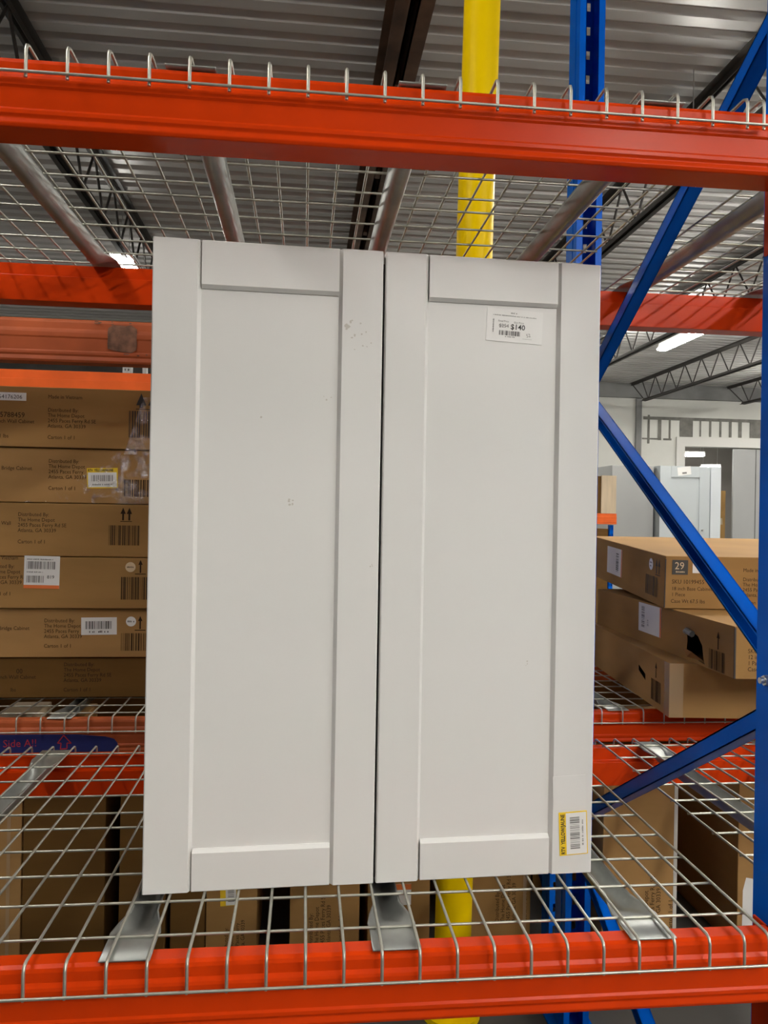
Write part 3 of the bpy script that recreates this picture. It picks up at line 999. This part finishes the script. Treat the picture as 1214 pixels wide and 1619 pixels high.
# 6
z = tops[6]
pr = addr(Print(), U(-0.902), -0.605 - z, ADDR, False, 0.036)
pr.text('00', U(-1.075), -0.632 - z, 0.026, 0.9)
pr.text('Inch Wall Cabinet', U(-1.000) - 0.138, -0.652 - z, FSZ, 0.92)
pr.text('lbs', U(-1.085) - 0.010, -0.700 - z, FSZ, 0.92)
pr.build('printing', INK, left[5], FM)

# ---- three loose cartons on the right
lg = 'loose cartons on the second rack'
dk = DB + 0.0032
# low carton
Hl = 0.196
Dl = 1.02
slot = [(Dl - 0.330, 0.105), (Dl - 0.250, 0.080), (Dl - 0.252, 0.105), (Dl - 0.330, 0.128)]
low = carton('lowest of the three loose cartons, with a hand slot and torn tape', (1.325, 2.665, dk), (0.80, Dl, Hl), rz=math.radians(-5.5), material=CARD2, left_holes=[slot], group=lg)
ML = face_left(0, Dl, 0)
pk = Print().arrow(Dl - 0.135, 0.115, 0.175, 0.020).barcode(Dl - 0.185, 0.025, Dl - 0.085, 0.105, 16, 41)
pk.build('arrow_and_barcode', INK, low, ML)
tp = MB().add([(-0.0008, -0.0008, 0.0), (0.05, -0.0010, 0.0), (0.05, -0.0010, Hl), (-0.0008, -0.0008, Hl), (-0.0008, 0.05, Hl), (-0.0008, 0.05, 0.0)], [(0, 1, 2, 3), (0, 3, 4, 5)])
tp.build('tape', TAPE, low)
# middle carton
Hm = 0.172
Dm = 1.25
hole = [(Dm - 0.335, 0.012), (Dm - 0.325, 0.070), (Dm - 0.330, 0.115), (Dm - 0.290, 0.112), (Dm - 0.245, 0.100), (Dm - 0.215, 0.072), (Dm - 0.205, 0.030), (Dm - 0.195, 0.008), (Dm - 0.26, 0.016)]
mid = carton('middle of the three loose cartons, with a torn hole in its side', (1.416, 2.40, dk + Hl + 0.0008), (0.75, Dm, Hm), rz=math.radians(-1.0), material=CARD, left_holes=[hole], group=lg)
MM = face_left(0, Dm, 0)
pk = Print().arrow(Dm - 0.105, 0.078, 0.140, 0.020).barcode(Dm - 0.165, 0.004, Dm - 0.060, 0.072, 16, 43)
pk.build('arrow_and_barcode', INK, mid, MM)
pr = Print().text('SKU\n12 inch\n1 Pack\nCase Wt', 0.045, 0.085, 0.020, 0.92)
pr.build('printing', INK, mid, face_front(0, 0, 0))
fl_ = MB().add([(-0.001, 0.325, 0.012), (-0.001, 0.205, 0.020), (-0.040, 0.215, 0.050), (-0.030, 0.300, 0.052)], [(0, 1, 2, 3)])
fl_.build('torn_flap', CARD2, mid)
wad = MB().tube([(-0.004, 0.330, 0.105), (-0.014, 0.305, 0.112), (-0.010, 0.270, 0.104)], 0.012, 7)
wad.build('film_scrap', mat('grey_film', (0.22, 0.22, 0.20), 0.3), mid)
pls = Print().barcode(0.03, 0.02, 0.06, 0.11, 16, 47, True)
pln = Print().text('819', 0.100, 0.03, 0.02, 0.9, math.pi / 2)
sticker('shipping_label', mid, MM, Dm - 0.76, 0.045, Dm - 0.545, 0.165, PAPER, [('orange_band', Print().rect(0.203, 0, 0.215, 0.12), OPAPER), ('barcode', pls, INKG), ('number', pln, INKG)], rot=0.0, label='white shipping label with an orange band')
# top carton
Ht = 0.205
Dt = 1.10
top = carton('topmost of the three loose cartons, printed with a dark square numbered 29', (1.395, 2.860, dk + Hl + Hm + 0.0030), (1.05, Dt, Ht), rz=math.radians(-6.5), material=CARD, group=lg, rx=math.radians(2.3))
MT = face_left(0, Dt, 0)
pk = Print().barcode(Dt - 0.225, 0.030, Dt - 0.070, 0.110, 18, 51).up_arrows(Dt - 0.110, Dt - 0.055, 0.118, 0.185)
pk.build('arrows_and_barcode', INKB, top, MT)
sticker('round_sticker', top, MT, Dt - 0.185, 0.132, Dt - 0.137, 0.180, CARD, [('disc', Print().disc(0.024, 0.024, 0.024), PAPER), ('lettering', Print().ticks(0.010, 0.028, 0.028, 0.007, 5, 0, 12).ticks(0.012, 0.014, 0.024, 0.007, 4, 0, 13), INK)])
pls = Print().barcode(0.15, 0.02, 0.19, 0.11, 16, 53, True)
sticker('shipping_label', top, MT, Dt - 0.80, 0.050, Dt - 0.560, 0.178, PAPER, [('orange_band', Print().rect(0.228, 0, 0.24, 0.128), OPAPER), ('barcode', pls, INKB)], label='white shipping label with an orange band')
pr = Print().text('SKU 10199455', 0.026, 0.098, 0.0225, 0.92).text('18 inch Base Cabinet', 0.026, 0.072, 0.020, 0.92).text('1 Piece', 0.026, 0.049, 0.020, 0.92).text('Case Wt 67.5 lbs', 0.024, 0.023, 0.0205, 0.92)
pr.text('Made in Vietnam', 0.300, 0.148, 0.020, 0.92).text(ADDR, 0.300, 0.112, 0.020, 0.92).text('Carton 1 of 1', 0.300, 0.022, 0.020, 0.92)
pr.build('printing', INK, top, face_front(0, 0, 0))
sticker('number_mark', top, face_front(0, 0, 0), 0.026, 0.133, 0.087, 0.190, mat('dark_grey_ink', (0.055, 0.05, 0.045), 0.6), [('lettering', Print().text('29', 0.009, 0.021, 0.040, 0.95).ticks(0.010, 0.008, 0.040, 0.006, 9, 0, 14), CARDLT)], label='dark square printed with the number 29')
sticker('small_label', top, face_front(0, 0, 0), 0.105, 0.140, 0.150, 0.180, PAPER, [], label='small white label half hidden by the brace')

SEAM = mat('dark_seam', (0.06, 0.05, 0.045), 0.8)
MB().box(-0.0008, 0.0030, -0.0008, 0.0030, 0.004, Ht - 0.012).build('corner_seam', SEAM, top)
MB().box(-0.0008, 0.0040, -0.0008, 0.0040, 0.0, Hm - 0.004).build('corner_seam', SEAM, mid)

# ---- cartons on the floor under the second rack, standing on end
gfl = 'cartons standing on the floor below the second rack'
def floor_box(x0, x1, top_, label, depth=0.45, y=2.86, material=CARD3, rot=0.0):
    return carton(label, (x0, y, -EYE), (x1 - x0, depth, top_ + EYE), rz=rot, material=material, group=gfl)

floor_box(-1.36, -1.20, -0.94, 'pale topped carton on the floor at the far left, cut by the picture edge', 1.0, material=CARDLT)
fb = floor_box(-1.105, -0.985, -0.95, 'narrow carton on the floor at left with a clear tape strip', 1.0, material=CARD2)
MB().box(0.070, 0.082, -0.0012, 0.0, 0.02, 0.74).build('tape', TAPE, fb)
floor_box(-0.980, -0.695, -0.99, 'wide dark carton on the floor left of the white cabinet', 0.4)
floor_box(-0.645, -0.480, -0.96, 'carton on the floor just left of the cabinet corner', 0.4)
floor_box(-0.462, -0.338, -0.98, 'dark carton on the floor beside the left support channel', 0.4)
fb = floor_box(-0.334, -0.150, -0.96, 'carton on the floor under the cabinet with a yellow and white sticker', 0.4, material=CARD)
sticker('return_sticker', fb, FM, 0.050, 0.250, 0.110, 0.330, YPAPER, [('white_field', Print().rect(0.020, 0.002, 0.058, 0.078), PAPER), ('barcode', Print().barcode(0.028, 0.015, 0.050, 0.068, 18, 61, True), INKG)], rot=0.03, label='yellow and white barcode sticker')
Print().text(ADDR2, 0.080, 0.06, 0.020, 0.9, math.pi / 2).build('printing', INK, fb, FM)
fb = floor_box(-0.030, 0.228, -0.97, 'carton on the floor with sideways printing, left of the middle support channel', 0.4, material=CARD)
Print().text(ADDR + '\n\nCarton 1 of 1', 0.085, 0.090, 0.022, 0.9, math.pi / 2).build('printing', INK, fb, FM)
fb = floor_box(0.262, 0.500, -0.96, 'carton on the floor left of the yellow pipe with an orange edged label', 0.4, y=2.90, material=CARD)
sticker('shipping_label', fb, FM, 0.085, 0.210, 0.165, 0.290, PAPER, [('orange_band', Print().rect(0, 0.058, 0.08, 0.08), OPAPER)], label='white label with an orange edge')
fb = floor_box(0.655, 0.900, -0.98, 'carton on the floor between the yellow pipe and the blue post', 0.4, y=2.92, material=CARD)
Print().text(ADDR + '\n\nCarton 1 of 1', 0.120, 0.120, 0.022, 0.9, math.pi / 2).build('printing', INK, fb, FM)
MB().box(0.215, 0.228, -0.0012, 0.0, 0.02, 0.70).build('tape', TAPE, fb)
fb = floor_box(1.165, 1.475, -1.03, 'large scuffed carton on the floor below the lowest blue brace', 0.5, y=2.86, material=CARD2, rot=math.radians(4))
Print().text(ADDR + '\n\nCarton 1 of 1', 0.165, 0.075, 0.026, 0.9, math.pi / 2).build('printing', INK, fb, FM)
MB().box(0.296, 0.311, -0.0014, 0.0, 0.02, 0.667).build('tape', mat('white_tape', (0.6, 0.58, 0.52), 0.3), fb)
fb = floor_box(1.715, 2.10, -0.96, 'carton on the floor at the far right with a torn white label', 0.5, material=CARD2)
Print().text(ADDR, 0.085, 0.33, 0.024, 0.9, math.pi / 2).build('printing', INK, fb, FM)
pr = Print().poly([(0.02, 0.02), (0.20, 0.02), (0.20, 0.245), (0.12, 0.215), (0.085, 0.235), (0.062, 0.285), (0.035, 0.29), (0.022, 0.24)])
pr.build('torn_label', PAPER, fb, FM)

for x0, x1, top_, lab in ((-0.955, -0.725, -1.35, 'low dark carton added to darken the floor gap behind the wide carton at left'),
                          (-0.700, -0.170, -0.97, 'dark carton added in the back row to darken the floor gaps below the left stack'),
                          (-0.160, 0.420, -0.99, 'dark carton added in the back row to darken the floor gaps behind the cabinet middle'),
                          (0.430, 0.905, -0.96, 'dark carton added in the back row to darken the floor gaps behind the yellow pipe'),
                          (1.050, 1.590, -0.99, 'dark carton added in the back row to darken the floor gaps behind the large scuffed carton'),
                          (1.600, 2.150, -0.97, 'dark carton added in the back row to darken the floor gaps at far right')):
    floor_box(x0, x1, top_, lab, 0.42, y=3.38)  # added back row that blocks the lit floor so gaps stay dark

floor_box(-1.75, 0.30, -0.80, 'long dark carton added behind the second rack to darken its gaps, below the left stack', 0.5, y=4.08)  # both long cartons are added as dark backing for the rack gaps
floor_box(0.45, 2.60, -0.80, 'long dark carton added behind the second rack to darken its gaps, below the loose cartons', 0.5, y=4.08)

# ---- flat boards lying on the upper deck
tag(MB().box(0, 0.092, 0, 0.30, 0, 0.010).build('flat_board', RUST, None, (-0.272, 1.34, DT + 0.0031 + EYE)), 'dark flat board on the upper deck above the left beam highlights', 'board', 'flat boards on the upper deck')
tag(MB().box(0, 0.095, 0, 0.30, 0, 0.008).build('flat_board', CARD3, None, (0.172, 1.34, DT + 0.0031 + EYE)), 'thin brown board on the upper deck left of the yellow pipe', 'board', 'flat boards on the upper deck')

# ================================================================== FAR THINGS
# grey pantry cabinet
GY = 11.0
t = thing('pantry_cabinet', 'tall pale grey pantry cabinet with a shaker door and paper note', 'cabinet', (5.27, GY, -EYE))
HC = 0.775 + EYE
MB().box(0, 0.96, 0.03, 0.65, 0, HC).build('body', GREYCAB, t)
d = MB().box(0.0, 0.78, 0.0, 0.028, 0.1, HC - 0.005)
dd = bpy.data.objects.new('door', None)
COL.objects.link(dd)
dd.parent = t
for a, b, c, e in ((0.0, 0.17, 0.1, HC - 0.005), (0.62, 0.78, 0.1, HC - 0.005)):
    MB().box(a, b, 0.0, 0.028, c, e).build('stile', GREYCAB, dd)
MB().box(0.172, 0.618, 0.0, 0.028, HC - 0.165, HC - 0.005).build('rail', GREYCAB, dd)
MB().box(0.172, 0.618, 0.0, 0.028, 0.1, 0.26).build('rail', GREYCAB, dd)
MB().box(0.17, 0.62, 0.014, 0.026, 0.26, HC - 0.165).build('panel', GREYCAB, dd)
MB().tube([(0.672, -0.03, 1.52), (0.672, 0.0, 1.52)], 0.016, 10).build('knob', ZBOLT, dd)
MB().box(0.80, 0.96, 0.005, 0.029, 0, HC).build('filler_strip', mat('white_filler', (0.62, 0.66, 0.68), 0.4), t)
sticker('paper_note', t, face_front(0, 0, 0), 0.27, HC - 0.135, 0.48, HC - 0.01, PAPER, [('printing', Print().rect(0.07, 0.02, 0.14, 0.045), INKG)], rot=0.12)
tag(MB().box(0, 0.655, 0, 0.6, 0, 0.775 + EYE).build('pantry_side_panel', GREYPAN, None, (4.585, GY + 0.15, 0), bevel=0.004), 'plain dark grey cabinet side left of the grey shaker door', 'cabinet')
t = thing('leaning_panel', 'tall plain grey panel standing at the far right beside the blue post', 'panel', (6.48, GY + 0.10, -EYE))
MB().box(0, 0.55, 0, 0.04, 0, 1.06 + EYE).build('board', GREYPAN, t, bevel=0.003)
MB().box(0.355, 0.362, -0.004, 0.0, 0, 1.06 + EYE).build('edge_strip', JOIST, t)
fb = carton('tall upright brown carton between the grey cabinet and the grey panel', (6.24, GY + 0.3, -EYE), (0.235, 0.3, 0.43 + EYE), material=mat('cardboard_ochre', (0.42, 0.24, 0.075), 0.7, var=0.1), group=None)
sticker('paper_label', fb, face_front(0, 0, 0), 0.05, 1.60, 0.19, 1.70, mat('tan_label', (0.6, 0.5, 0.36), 0.6), [], rot=0.1)
# far rack piece with a wooden case on it
FYY = 9.6
beam(3.05, 4.02, FYY, 0.040, 'short orange beam in the distance beside the cabinet edge', material=ORANGE_PALE, h=0.14, connectors=False, group='rack beams')
t = thing('rack_post', 'blue post holding the distant short orange beam', 'post', (3.0, FYY + 0.01, -EYE))
post_mesh(FW * 0.6, 0.06, EYE + 0.15, False).build('post_channel', BLUE, t)
t = thing('rack_post', 'second blue post under the right end of the distant orange beam', 'post', (3.96, FYY + 0.08, -EYE))
post_mesh(FW * 0.6, 0.06, EYE - 0.11, False).build('post_channel', BLUE, t)
t = thing('wooden_case', 'pale plywood case standing on the distant orange beam', 'case', (3.74, FYY + 0.003, 0.041))
mb = MB().box(0.07, 0.27, 0, 0.06, 0, 0.49)
mb.build('side_board', WOOD, t)
MB().box(0, 0.07, 0.02, 0.06, 0, 0.48).build('edge_board', CARD3, t)
carton('brown carton under the distant orange beam', (3.35, FYY + 0.10, -EYE), (0.60, 0.4, EYE - 0.16), material=CARD3)
# white perforated post and pale plank between the left beams
t = thing('perforated_post', 'white perforated rack post seen between the two left orange beams', 'post', (-1.392, 6.0, -EYE))
mb = MB()
Wp, zz = 0.066, 0.0
for a, b in ((0, 0.010), (0.022, 0.038), (0.050, Wp)):
    mb.box(a, b, 0, 0.003, 0, 1.35 + EYE)
while zz < 1.35 + EYE - 0.045:
    for a, b in ((0.010, 0.022), (0.038, 0.050)):
        mb.box(a, b, 0, 0.003, zz, zz + 0.024)
    zz += 0.040
mb.build('slotted_face', WHITEM, t)
MB().box(0, 0.003, 0.003, 0.05, 0, 1.35 + EYE).box(Wp - 0.003, Wp, 0.003, 0.05, 0, 1.35 + EYE).build('side_flange', WHITEM, t)
tag(MB().box(0, 0.030, 0, 0.05, 0, 1.30 + EYE).build('pale_plank', WHITEM, None, (-1.245, 6.0, 0)), 'narrow pale upright plank right of the white perforated post', 'plank')
